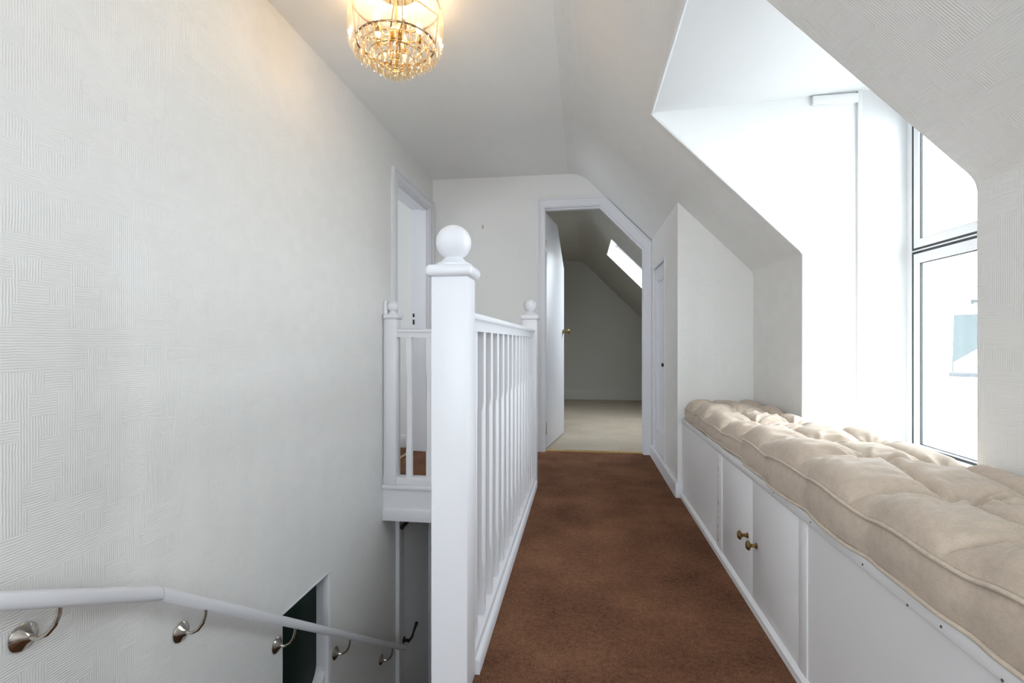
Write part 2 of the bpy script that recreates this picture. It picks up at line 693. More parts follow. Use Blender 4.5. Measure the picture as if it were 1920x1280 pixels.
# far room
ZR, SR, XR = 2.165, 2.175, 1.35
bm = BM()
box(bm, -2.2, 1.6, 8.1, 8.2, 0, 2.4)
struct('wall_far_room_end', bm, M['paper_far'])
bm = BM()
box(bm, -2.2, -2.1, 4.3, 8.2, 0, 2.4)
box(bm, -2.2, XW, 4.3, 4.4, 0, 2.4)
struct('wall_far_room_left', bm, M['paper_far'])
S0, S1, SXA, SXB = 5.03, 5.92, 0.275, 1.12
bm = BM()
ra = bez((-0.05, ZR), (0.01, ZR), (0.06, SR - 0.06), 5)
for y0, y1 in ((4.29, S0), (S1, 8.2)):
    shell(bm, ra + [(XR, SR - XR), (XR, -0.05)], 0.16, y0, y1)
shell(bm, ra + [(SXA, SR - SXA)], 0.16, S0, S1)
shell(bm, [(SXB, SR - SXB), (XR, SR - XR), (XR, -0.05)], 0.16, S0, S1)
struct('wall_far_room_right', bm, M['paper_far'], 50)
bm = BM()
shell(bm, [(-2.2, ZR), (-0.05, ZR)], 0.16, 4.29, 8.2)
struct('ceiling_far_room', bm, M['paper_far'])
bm = BM()
prism(bm, [(8.1, 0), (8.1, 0.165), (8.092, 0.165), (8.083, 0.14), (8.08, 0)], 'x', -2.1, XR)
struct('baseboard_far_room', bm, M['paper_far'])

# skylight
w = struct_root('window_3')
bm = BM()
nrm = 0.16 / math.sqrt(2)


def sp(x, off):
    return (x + off / math.sqrt(2), SR - x + off / math.sqrt(2))


for (xa, xb) in ((SXA - 0.03, SXA + 0.03), (SXB - 0.03, SXB + 0.03)):
    prism(bm, [sp(xa, 0.155), sp(xb, 0.155), sp(xb, 0.22), sp(xa, 0.22)], 'y', S0 - 0.03, S1 + 0.03)
for (ya, yb) in ((S0 - 0.03, S0 + 0.03), (S1 - 0.03, S1 + 0.03)):
    prism(bm, [sp(SXA, 0.155), sp(SXB, 0.155), sp(SXB, 0.22), sp(SXA, 0.22)], 'y', ya, yb)
add('window_frame', bm, M['upvc'], w)
bm = BM()
prism(bm, [sp(SXA + 0.02, 0.185), sp(SXB - 0.02, 0.185), sp(SXB - 0.02, 0.191), sp(SXA + 0.02, 0.191)], 'y', S0 + 0.02, S1 - 0.02)
add('pane', bm, M['glass'], w)
pc = sp((SXA + SXB) / 2, 0.24)
portal('daylight_opening', (pc[0], (S0 + S1) / 2, pc[1]), (0, PI / 4, 0), 1.2, 0.9)
# white lining of the skylight shaft
bm = BM()
for ya, yb in ((S0, S0 + 0.006), (S1 - 0.006, S1)):
    prism(bm, [sp(SXA, 0.0), sp(SXB, 0.0), sp(SXB, 0.155), sp(SXA, 0.155)], 'y', ya, yb)
for xa in (SXA, SXB - 0.008):
    prism(bm, [sp(xa, 0.0), sp(xa + 0.008, 0.0), sp(xa + 0.008, 0.155), sp(xa, 0.155)], 'y', S0, S1)
struct('trim_5', bm, M['plaster'])

# ------------------------------------------------------------ far doorway with the open clipped door
d = struct_root('door_1', (-0.295, 4.26, 0))
outer = [(-0.365, 0), (-0.365, 2.073), (0.178, 2.08), (0.548, 1.697), (0.548, 0)]
inner = [(-0.300, 0), (-0.300, 2.003), (0.150, 2.010), (0.487, 1.655), (0.487, 0)]
mid = [(-0.352, 0), (-0.352, 2.058), (0.172, 2.065), (0.535, 1.689), (0.535, 0)]
bm = BM()
strip_prism(bm, outer, inner, 'y', YF - 0.014, YF + 0.005)
strip_prism(bm, outer, mid, 'y', YF - 0.022, YF - 0.012)
add('architrave', bm, M['gloss'], d)
bm = BM()
lin_o = [(-0.34, 0), (-0.34, 2.04), (0.166, 2.045), (0.525, 1.668), (0.525, 0)]
lin_i = [(-0.308, 0), (-0.308, 1.996), (0.147, 2.002), (0.493, 1.648), (0.493, 0)]
stop_i = [(-0.296, 0), (-0.296, 1.984), (0.142, 1.990), (0.481, 1.643), (0.481, 0)]
strip_prism(bm, lin_o, lin_i, 'y', YF - 0.005, YF + 0.11)
strip_prism(bm, lin_o, stop_i, 'y', YF + 0.02, YF + 0.045)
add('door_lining', bm, M['gloss'], d)
hx, hy = -0.293, 4.285
ang = math.atan2(0.835, 0.13)
ca, sa = math.cos(ang), math.sin(ang)


def leafpt(s, t, z):
    return Vector((hx + s * ca - t * sa, hy + s * sa + t * ca, z))


poly = [(0, 0.012), (0.775, 0.012), (0.775, 1.62), (0.452, 1.975), (0, 1.975)]
bm = BM()
A = [bm.verts.new(leafpt(s, 0, z)) for s, z in poly]
B = [bm.verts.new(leafpt(s, 0.038, z)) for s, z in poly]
bm.faces.new(A)
bm.faces.new(B[::-1])
for i in range(5):
    bm.faces.new((A[i], B[i], B[(i + 1) % 5], A[(i + 1) % 5]))
bmesh.ops.bevel(bm, geom=list(bm.edges), offset=0.0025, segments=2, affect='EDGES', profile=0.5)
leaf = add('door_leaf', bm, M['gloss'], d)
dirn = Vector((sa, -ca, 0))
knob_prof = [(0.024, 0), (0.024, 0.004), (0.010, 0.007), (0.009, 0.03), (0.018, 0.038), (0.026, 0.048), (0.026, 0.058), (0.018, 0.066), (0, 0.068)]
bm = BM()
lathe(bm, knob_prof, leafpt(0.715, 0, 1.0), 20, dirn)
add('door_knob', bm, M['brass'], leaf)
bm = BM()
lathe(bm, knob_prof, leafpt(0.715, 0.038, 1.0), 20, -dirn)
add('door_knob', bm, M['brass'], leaf)
for z in (0.13, 1.65):
    bm = BM()
    box(bm, -0.309, -0.2935, 4.246, 4.262, z, z + 0.1, 0.001)
    tube(bm, [(-0.297, 4.268, z), (-0.297, 4.268, z + 0.1)], 0.006, 8)
    add('hinge', bm, M['nickel'], d)
bm = BM()
prism(bm, [(4.235, 0), (4.24, 0.007), (4.262, 0.007), (4.27, 0.002)], 'x', -0.305, 0.49)
struct('trim_6', bm, M['gold'])

# ------------------------------------------------------------ doorway in the left wall
d = struct_root('door_2', (XL, 3.7, 0))
oz, iz = 2.068, 2.006
o2 = [(3.255, 0), (3.255, oz), (4.175, oz), (4.175, 0)]
i2 = [(3.335, 0), (3.335, iz), (4.10, iz), (4.10, 0)]
m2 = [(3.272, 0), (3.272, oz - 0.017), (4.158, oz - 0.017), (4.158, 0)]
bm = BM()
strip_prism(bm, o2, i2, 'x', XL - 0.005, XL + 0.014)
strip_prism(bm, o2, m2, 'x', XL + 0.012, XL + 0.022)
add('architrave', bm, M['gloss'], d)
bm = BM()
strip_prism(bm, [(3.32, 0), (3.32, 2.02), (4.115, 2.02), (4.115, 0)], [(3.345, 0), (3.345, 1.994), (4.088, 1.994), (4.088, 0)], 'x', XW - 0.01, XL + 0.004)
strip_prism(bm, [(3.33, 0), (3.33, 2.01), (4.105, 2.01), (4.105, 0)], [(3.358, 0), (3.358, 1.982), (4.076, 1.982), (4.076, 0)], 'x', XL - 0.055, XL - 0.02)
add('door_lining', bm, M['gloss'], d)
for z0, z1 in ((1.045, 1.085), (1.105, 1.135)):
    bm = BM()
    box(bm, XW + 0.003, XW + 0.018, 4.0855, 4.09, z0, z1, 0.001)
    add('strike_plate', bm, M['black'], d)
bm = BM()
box(bm, XW - 0.02, XW + 0.012, 3.345, 4.09, 0, 0.006, 0.002)
struct('trim_7', bm, M['gold'])

# ------------------------------------------------------------ lower door in the left wall under the landing
d = struct_root('door_4', (XL, 3.75, LOW))
bm = BM()
strip_prism(bm, [(3.335, LOW), (3.335, -0.235), (4.2, -0.235), (4.2, LOW)], [(3.425, LOW), (3.425, -0.315), (4.11, -0.315), (4.11, LOW)], 'x', XL - 0.005, XL + 0.014)
strip_prism(bm, [(3.335, LOW), (3.335, -0.235), (4.2, -0.235), (4.2, LOW)], [(3.358, LOW), (3.358, -0.258), (4.18, -0.258), (4.18, LOW)], 'x', XL + 0.012, XL + 0.024)
add('architrave', bm, M['gloss'], d)
bm = BM()
strip_prism(bm, [(3.43, LOW), (3.43, -0.3), (4.13, -0.3), (4.13, LOW)], [(3.447, LOW), (3.447, -0.33), (4.1, -0.33), (4.1, LOW)], 'x', XW, XL + 0.004)
add('door_lining', bm, M['gloss'], d)
bm = BM()
box(bm, XL - 0.045, XL - 0.005, 3.452, 4.097, LOW + 0.01, -0.334, 0.002)
lf = add('door_leaf', bm, M['bench'], d)
bm = BM()
lathe(bm, [(0.024, 0), (0.024, 0.006), (0.011, 0.009), (0.010, 0.045), (0, 0.05)], (XL - 0.005, 3.50, -1.215), 20, (1, 0, 0))
tube(bm, [(XL + 0.035, 3.485, -1.215), (XL + 0.045, 3.53, -1.21), (XL + 0.045, 3.58, -1.19), (XL + 0.045, 3.64, -1.165)], [0.009, 0.009, 0.008, 0.013], 10)
add('lever_handle', bm, M['black'], lf)
bm = BM()
box(bm, XL - 0.005, XL + 0.035, 3.50, 3.53, -0.38, -0.35, 0.002)
tube(bm, [(XL + 0.038, 3.345, -0.36), (XL + 0.034, 3.60, -0.365)], [0.015, 0.007], 8)
add('door_stay', bm, M['black'], lf)

# ------------------------------------------------------------ glazed opening beside the stairs
d = struct_root('window_2', (XL, 2.2, -0.9))
bm = BM()
box(bm, XL - 0.085, XL - 0.02, 2.412, 2.424, -1.6, -0.248, 0.002)
box(bm, XL - 0.034, XL - 0.001, 2.404, 2.427, -1.6, -0.2475, 0.003)
box(bm, XL - 0.085, XL - 0.02, 2.009, 2.42, -1.6, -0.80, 0.002)
# rounded lower corner of the pane opening
cpts = [(2.414, -0.802), (2.414, -0.70)] + [(2.414 - 0.10 * (1 - math.cos(t)), -0.70 - 0.10 * math.sin(t)) for t in [PI / 2 * k / 8 for k in range(1, 9)]]
prism(bm, cpts, 'x', XL - 0.085, XL - 0.02)
add('window_frame', bm, M['gloss'], d)
bm = BM()
box(bm, XL - 0.078, XL - 0.07, 2.01, 2.42, -1.0, -0.249)
add('pane', bm, M['darkglass'], d)
bm = BM()
box(bm, XL - 0.008, XL + 0.003, 2.006, 2.43, -0.25, -0.243, 0.001)
struct('trim_8', bm, M['gloss'])

# ------------------------------------------------------------ cupboard door
d = struct_root('door_3', (XC, 3.8, 0.085))
bm = BM()
strip_prism(bm, [(3.53, 0.085), (3.53, 1.475), (4.085, 1.475), (4.085, 0.085)], [(3.548, 0.085), (3.548, 1.457), (4.067, 1.457), (4.067, 0.085)], 'x', XC - 0.004, XC + 0.06)
add('door_lining', bm, M['gloss'], d)
bm = BM()
L_ = (3.552, 4.063, 0.09, 1.452)
cells(bm, 'x', XC + 0.012, XC + 0.035, (L_[0], L_[1]), (L_[2], L_[3]), [(3.63, 3.985, 0.24, 1.36)])
box(bm, XC + 0.024, XC + 0.034, 3.62, 3.995, 0.23, 1.37)
strip_prism(bm, [(3.63, 0.24), (3.63, 1.36), (3.985, 1.36), (3.985, 0.24), (3.63, 0.24)], [(3.645, 0.255), (3.645, 1.345), (3.97, 1.345), (3.97, 0.255), (3.645, 0.255)], 'x', XC + 0.016, XC + 0.026)
lf = add('door_leaf', bm, M['gloss'], d)
bm = BM()
lathe(bm, [(0.009, 0), (0.006, 0.01), (0.013, 0.02), (0.015, 0.026), (0, 0.031)], (XC + 0.012, 3.572, 0.745), 16, (-1, 0, 0))
add('knob', bm, M['black'], lf)

# ------------------------------------------------------------ skirting boards
bm = BM()
prism(bm, [(XC + 0.005, 0), (XC + 0.005, 0.09), (XC - 0.006, 0.09), (XC - 0.014, 0.078), (XC - 0.014, 0)], 'y', YC - 0.004, 4.18)
box(bm, XC - 0.0145, 0.582, YC - 0.014, YC + 0.002, 0.0, 0.09, 0.002)
struct('baseboard_right', bm, M['gloss'])
bm = BM()
box(bm, XL, -0.365, YF - 0.016, YF + 0.002, 0, 0.1, 0.003)
struct('baseboard_far', bm, M['gloss'])

# ------------------------------------------------------------ dormer window
w = struct_root('window_1', (XWIN, 1.9, 0.4))
Y0, Y1, Z0, Z1 = D0 + 0.022, D1 - 0.006, 0.408, 1.93
TZ0, TZ1 = 1.232, 1.322
FX0, FX1 = XWIN - 0.004, XWIN + 0.03
bm = BM()
cells(bm, 'x', FX0, FX1, (Y0, Y1), (Z0, Z1), [(Y0 + 0.032, Y1 - 0.03, Z0 + 0.054, 1.276), (Y0 + 0.032, Y1 - 0.03, 1.281, Z1 - 0.03)])
add('window_frame', bm, M['upvc'], w)
for za, zb in ((Z0 + 0.054, 1.276), (1.281, Z1 - 0.03)):
    ya, yb = Y0 + 0.032, Y1 - 0.03
    bm = BM()
    g_ = 0.010
    cells(bm, 'x', FX0 + 0.002, FX1 - 0.006, (ya, yb), (za, zb), [(ya + g_, yb - g_, za + g_, zb - g_)])
    gk = add('gasket', bm, M['gasket'], w)
    sa_, sb_, sc_, sd_ = ya + g_, yb - g_, za + g_, zb - g_
    sw = 0.034
    bm = BM()
    top = 0.040
    bot = 0.006 if za < 1 else 0.034
    cells(bm, 'x', FX0 + 0.002, XWIN + 0.014, (sa_, sb_), (sc_, sd_), [(sa_ + sw, sb_ - sw, sc_ + bot, sd_ - top)])
    add('sash', bm, M['upvc'], w)
    bm = BM()
    cells(bm, 'x', FX0 + 0.006, XWIN + 0.012, (sa_ + sw, sb_ - sw), (sc_ + bot, sd_ - top),
          [(sa_ + sw + 0.003, sb_ - sw - 0.003, sc_ + bot + 0.003, sd_ - top - 0.003)])
    add('glazing_seal', bm, M['gutter'], w)
    bm = BM()
    box(bm, XWIN + 0.005, XWIN + 0.009, sa_ + sw, sb_ - sw, sc_ + bot, sd_ - top)
    add('pane', bm, M['glass'], w)

# unseen windows: behind the camera, and one added to light the side room
for nm, ax, a, U, V in (('window_4', 'y', YB - 0.07, (-1.0, 0.4), (0.75, 2.1)), ('added_window', 'x', -3.37, (2.7, 3.75), (0.85, 1.85))):
    w = struct_root(nm)
    bm = BM()
    um = (U[0] + U[1]) / 2
    cells(bm, ax, a, a + 0.05, U, V, [(U[0] + 0.05, um - 0.025, V[0] + 0.05, V[1] - 0.05), (um + 0.025, U[1] - 0.05, V[0] + 0.05, V[1] - 0.05)])
    add('window_frame', bm, M['upvc'], w)
    bm = BM()
    cells(bm, ax, a + 0.02, a + 0.026, (U[0] + 0.04, U[1] - 0.04), (V[0] + 0.04, V[1] - 0.04), [])
    add('pane', bm, M['glass'], w)

# ------------------------------------------------------------ balustrade


def ball_prof(r, zb):
    """neck and ball, starting at the cap top zb"""
    p = [(0.0, 0.0), (r * 1.02, 0.0), (r * 1.04, 0.006), (r * 0.80, 0.012), (r * 0.62, 0.018), (r * 0.50, 0.024)]
    c = 0.020 + r * 0.95
    for k in range(1, 16):
        t = -PI / 2 + 0.55 + (PI - 0.55) * k / 15
        p.append((max(0.0, r * math.cos(t)) if k < 15 else 0.0, c + r * math.sin(t)))
    return p


def newel(par, x0, x1, y0, y1, z0, zc, ball=0.045):
    bm = BM()
    box(bm, x0, x1, y0, y1, z0, zc, 0.003)
    n = add('newel_post', bm, M['gloss'], par)
    e = 0.014
    bm = BM()
    box(bm, x0 - e, x1 + e, y0 - e, y1 + e, zc - 0.001, zc + 0.030, 0.0135, 5)
    cx, cy = (x0 + x1) / 2, (y0 + y1) / 2
    add('cap', bm, M['gloss'], n)
    bm = BM()
    lathe(bm, ball_prof(ball, 0), (cx, cy, zc + 0.029), 32)
    add('ball_finial', bm, M['gloss'], n, 60)
    return n


def baluster_mesh(bm, z0, z1, za, zb, h=0.0175):
    """square baluster with stop-chamfered middle"""
    levels = [(z0, 0.001), (za - 0.03, 0.001), (za - 0.012, 0.004), (za, 0.0065), (zb, 0.0065), (zb + 0.012, 0.004), (zb + 0.03, 0.001), (z1, 0.001)]
    rings = []
    for z, c in levels:
        pts = [(-h + c, -h), (h - c, -h), (h, -h + c), (h, h - c), (h - c, h), (-h + c, h), (-h, h - c), (-h, -h + c)]
        rings.append([bm.verts.new((x, y, z)) for x, y in pts])
    for a, b in zip(rings, rings[1:]):
        for k in range(8):
            bm.faces.new((a[k], a[(k + 1) % 8], b[(k + 1) % 8], b[k]))
    bm.faces.new(rings[0][::-1])
    bm.faces.new(rings[-1])


def rail_profile(c, zt, w=0.030):
    return [(c - w * 0.72, zt - 0.054), (c + w * 0.72, zt - 0.054), (c + w * 0.72, zt - 0.030), (c + w * 0.80, zt - 0.024), (c + w, zt - 0.020), (c + w * 1.05, zt - 0.013),
            (c + w * 0.95, zt - 0.005), (c + w * 0.6, zt - 0.001), (c, zt), (c - w * 0.6, zt - 0.001), (c - w * 0.95, zt - 0.005), (c - w * 1.05, zt - 0.013), (c - w, zt - 0.020),
            (c - w * 0.80, zt - 0.024), (c - w * 0.72, zt - 0.030)]


BX = -0.310
bal = thing('balustrade', 'long white balustrade along the brown carpet, starting at the big ball-topped newel post', 'balustrade', (BX, 1.32, 0))
newel(bal, -0.382, -0.287, 1.268, 1.363, -0.25, 1.068, 0.0465)
newel(bal, -0.3685, -0.280, 3.175, 3.263, -0.2, 1.04, 0.043)
bm = BM()
prism(bm, rail_profile(BX - 0.008, 0.984, 0.030), 'y', 1.36, 3.18)
add('handrail', bm, M['gloss'], bal, 40)
bm = BM()
prism(bm, [(-0.36, 0.002), (-0.274, 0.0), (-0.274, 0.030), (-0.280, 0.038), (-0.286, 0.040), (-0.287, 0.060), (-0.345, 0.060), (-0.347, 0.040), (-0.36, 0.038)], 'y', 1.36, 3.18)
add('base_rail', bm, M['gloss'], bal, 40)
bm = BM()
baluster_mesh(bm, 0.055, 0.935, 0.235, 0.685)
bmesh.ops.translate(bm, vec=(BX - 0.006, 1.437, 0), verts=bm.verts)
b0 = add('baluster', bm, M['gloss'], bal, 25, shift=(0, 0.117, 0))
b0.location = (-0.006, 0.117, 0)
b0.data.transform(Matrix.Translation((0.006, 0, 0)))
for k in range(1, 14):
    if 1.437 + 0.129 * k > 3.13:
        break
    c = b0.copy()
    COL.objects.link(c)
    c.location = (-0.006, 0.117 + 0.129 * k, 0)

cb = thing('balustrade', 'short white balustrade across the far end of the stairwell, fixed to the left wall', 'balustrade', (-0.8, 3.13, 0))
bm = BM()
box(bm, XL + 0.001, XL + 0.026, 3.105, 3.16, -0.0, 1.165, 0.009, 3)
add('wall_batten', bm, M['gloss'], cb)
newel(cb, -1.226, -1.158, 3.085, 3.172, -0.0, 1.045, 0.036)
bm = BM()
prism(bm, rail_profile(3.128, 0.984, 0.030), 'x', -1.16, -0.369)
add('handrail', bm, M['gloss'], cb, 40)
bm = BM()
box(bm, XL + 0.002, -0.369, 3.10, 3.18, 0.0, 0.045, 0.004)
add('base_rail', bm, M['gloss'], cb)
bm = BM()
baluster_mesh(bm, 0.04, 0.935, 0.235, 0.685)
xs = [-1.082 + 0.1305 * k for k in range(6)]
bmesh.ops.translate(bm, vec=(xs[0], 3.128, 0), verts=bm.verts)
b0 = add('baluster', bm, M['gloss'], cb, 25, shift=(xs[0] + 0.8, 0, 0))
for x in xs[1:]:
    c = b0.copy()
    COL.objects.link(c)
    c.location = (x + 0.8, 0, 0)

# fascia of the landing edge
bm = BM()
box(bm, XL + 0.001, -0.345, 3.085, 3.14, -0.026, 0.0, 0.005)
box(bm, XL + 0.001, -0.345, 3.105, 3.14, -0.20, -0.02)
box(bm, XL + 0.001, -0.345, 3.092, 3.14, -0.228, -0.155, 0.004)
struct('trim_9', bm, M['gloss'])
bm = BM()
box(bm, -0.347, -0.335, 1.36, 3.10, -0.228, 0.002)
struct('trim_10', bm, M['gloss'])

# ------------------------------------------------------------ wall handrail with brackets
hr = thing('stair_handrail', 'white painted handrail on nickel brackets descending the left wall beside the stairs', 'handrail', (-1.18, 1.288, 0.19))
RX = -1.182


def rail_seg(p, q, h=0.042, wd_=0.050):
    p, q = Vector(p), Vector(q)
    bm = BM()
    n = 12
    rings = []
    for c in (p, q):
        ring = []
        for k in range(16):
            t = 2 * PI * k / 16
            cx, cz = math.cos(t), math.sin(t)
            fx = math.copysign(abs(cx) ** 0.6, cx) * wd_ / 2
            fz = math.copysign(abs(cz) ** 0.6, cz) * h / 2
            ring.append(bm.verts.new((c.x + fx, c.y, c.z + fz)))
        rings.append(ring)
    for k in range(16):
        bm.faces.new((rings[0][k], rings[0][(k + 1) % 16], rings[1][(k + 1) % 16], rings[1][k]))
    bm.faces.new(rings[0][::-1])
    bm.faces.new(rings[1])
    return bm


KZ, KY = 0.196, 1.288
add('rail', rail_seg((RX, 0.30, KZ + (KY - 0.30) * 0.445), (RX, KY - 0.001, KZ)), M['gloss'], hr, 60)
add('rail', rail_seg((RX, KY + 0.001, KZ), (RX, 3.29, KZ - (3.29 - KY) * 0.668), 0.040), M['gloss'], hr, 60)


def railz(y):
    return KZ + (KY - y) * 0.445 if y < KY else KZ - (y - KY) * 0.668


by0 = 0.995
first = None
for y in (0.995, 1.453, 1.963, 2.47, 3.07):
    zt = railz(y + 0.02) - 0.02
    z = zt - 0.062
    bm = BM()
    # rose plate with a rim
    lathe(bm, [(0, 0), (0.031, 0), (0.032, 0.003), (0.028, 0.008), (0.015, 0.013), (0.009, 0.02), (0, 0.021)], (XL + 0.0005, y, z), 28, (1, 0, 0))
    rose = add('wall_rose', bm, M['nickel'], hr, 45)
    bm = BM()
    P = [(XL + 0.015, y, z), (XL + 0.035, y + 0.004, z - 0.004), (XL + 0.052, y + 0.010, z + 0.004), (XL + 0.064, y + 0.017, z + 0.022), (XL + 0.069, y + 0.022, z + 0.044), (XL + 0.069, y + 0.024, zt + 0.003)]
    pp = []
    for k in range(len(P) - 1):
        for j in range(3):
            pp.append(tuple(P[k][i] + (P[k + 1][i] - P[k][i]) * j / 3 for i in range(3)))
    pp.append(P[-1])
    tube(bm, pp, 0.0052, 10)
    add('bracket_arm', bm, M['nickel'], rose, 60)
    for dy, dz in ((0.0, 0.021), (0.018, -0.012), (-0.018, -0.012)):
        bm = BM()
        lathe(bm, [(0.0045, 0), (0.004, 0.003), (0, 0.004)], (XL + 0.006, y + dy, z + dz), 10, (1, 0, 0))
        add('screw', bm, M['bronze'], rose)

# ------------------------------------------------------------ window seat
BXF = 0.575
st = thing('window_seat', 'long white painted storage bench under the dormer window with a pair of doors', 'bench', (BXF, 1.8, 0))
BEND = -0.7
TOPZ = 0.462
bm = BM()
box(bm, BXF + 0.004, XK - 0.002, BEND, YC - 0.002, TOPZ - 0.018, TOPZ, 0.002)
add('seat_board', bm, M['bench'], st)
bm = BM()
box(bm, BXF - 0.008, BXF + 0.008, BEND, YC - 0.016, TOPZ - 0.026, TOPZ + 0.001, 0.003)
ft = add('front_trim', bm, M['bench'], st)
for y, z in ((1.37, .449), (1.13, .447), (0.985, .438), (0.90, .447), (0.78, .440), (1.62, .45)):
    bm = BM()
    lathe(bm, [(0.0024, 0), (0.0024, 0.0008), (0, 0.001)], (BXF - 0.0082, y, z), 8, (-1, 0, 0))
    add('nail_mark', bm, M['dust'], ft)
for ya, yb in ((2.292, YC - 0.002), (BEND, 1.404)):
    bm = BM()
    box(bm, BXF, BXF + 0.010, ya, yb, 0.0, TOPZ - 0.0265)
    add('front_panel', bm, M['bench'], st)
for ya, yb in ((2.208, 2.291), (1.405, 1.455)):
    bm = BM()
    box(bm, BXF - 0.003, BXF + 0.012, ya, yb, 0.0, TOPZ - 0.0275, 0.0025)
    s_ = add('stile', bm, M['bench'], st)
    if ya > 2:
        for zz in (0.40, 0.37, 0.355, 0.33, 0.22, 0.212, 0.155, 0.118, 0.09, 0.06):
            bm = BM()
            box(bm, BXF - 0.0036, BXF - 0.0026, ya + 0.052, ya + 0.056, zz, zz + random.uniform(0.004, 0.014))
            add('paint_chip', bm, M['dust'], s_)
bm = BM()
box(bm, BXF + 0.02, BXF + 0.035, 1.42, 2.28, 0.02, TOPZ - 0.02)  # black sheet behind the doors, stands for the shade in their gaps
add('gap_shade_sheet', bm, M['black'], st)
bm = BM()
box(bm, BXF, XK, BEND, BEND + 0.015, 0, TOPZ - 0.02)
add('end_panel', bm, M['bench'], st)
for ya, yb, ky in ((1.834, 2.206, 1.883), (1.457, 1.831, 1.790)):
    bm = BM()
    box(bm, BXF - 0.001, BXF + 0.015, ya, yb, 0.036, TOPZ - 0.031, 0.0015)
    # raised flat edge band on the near door
    dr = add('door', bm, M['bench'], st)
    bm = BM()
    kx = BXF - 0.001
    lathe(bm, [(0.0095, 0), (0.0095, 0.003), (0.006, 0.006), (0.0055, 0.018), (0.010, 0.022), (0.0155, 0.025), (0.016, 0.028), (0.012, 0.033), (0, 0.0355)], (kx, ky, 0.225), 24, (-1, 0, 0))
    add('knob', bm, M['brass'], dr, 40)
bm = BM()
prism(bm, [(BXF + 0.004, 0.0), (BXF - 0.012, 0.0), (BXF - 0.012, 0.022), (BXF - 0.002, 0.034), (BXF + 0.004, 0.034)], 'y', BEND, YC - 0.016)
add('plinth', bm, M['bench'], st)

# ------------------------------------------------------------ cushions


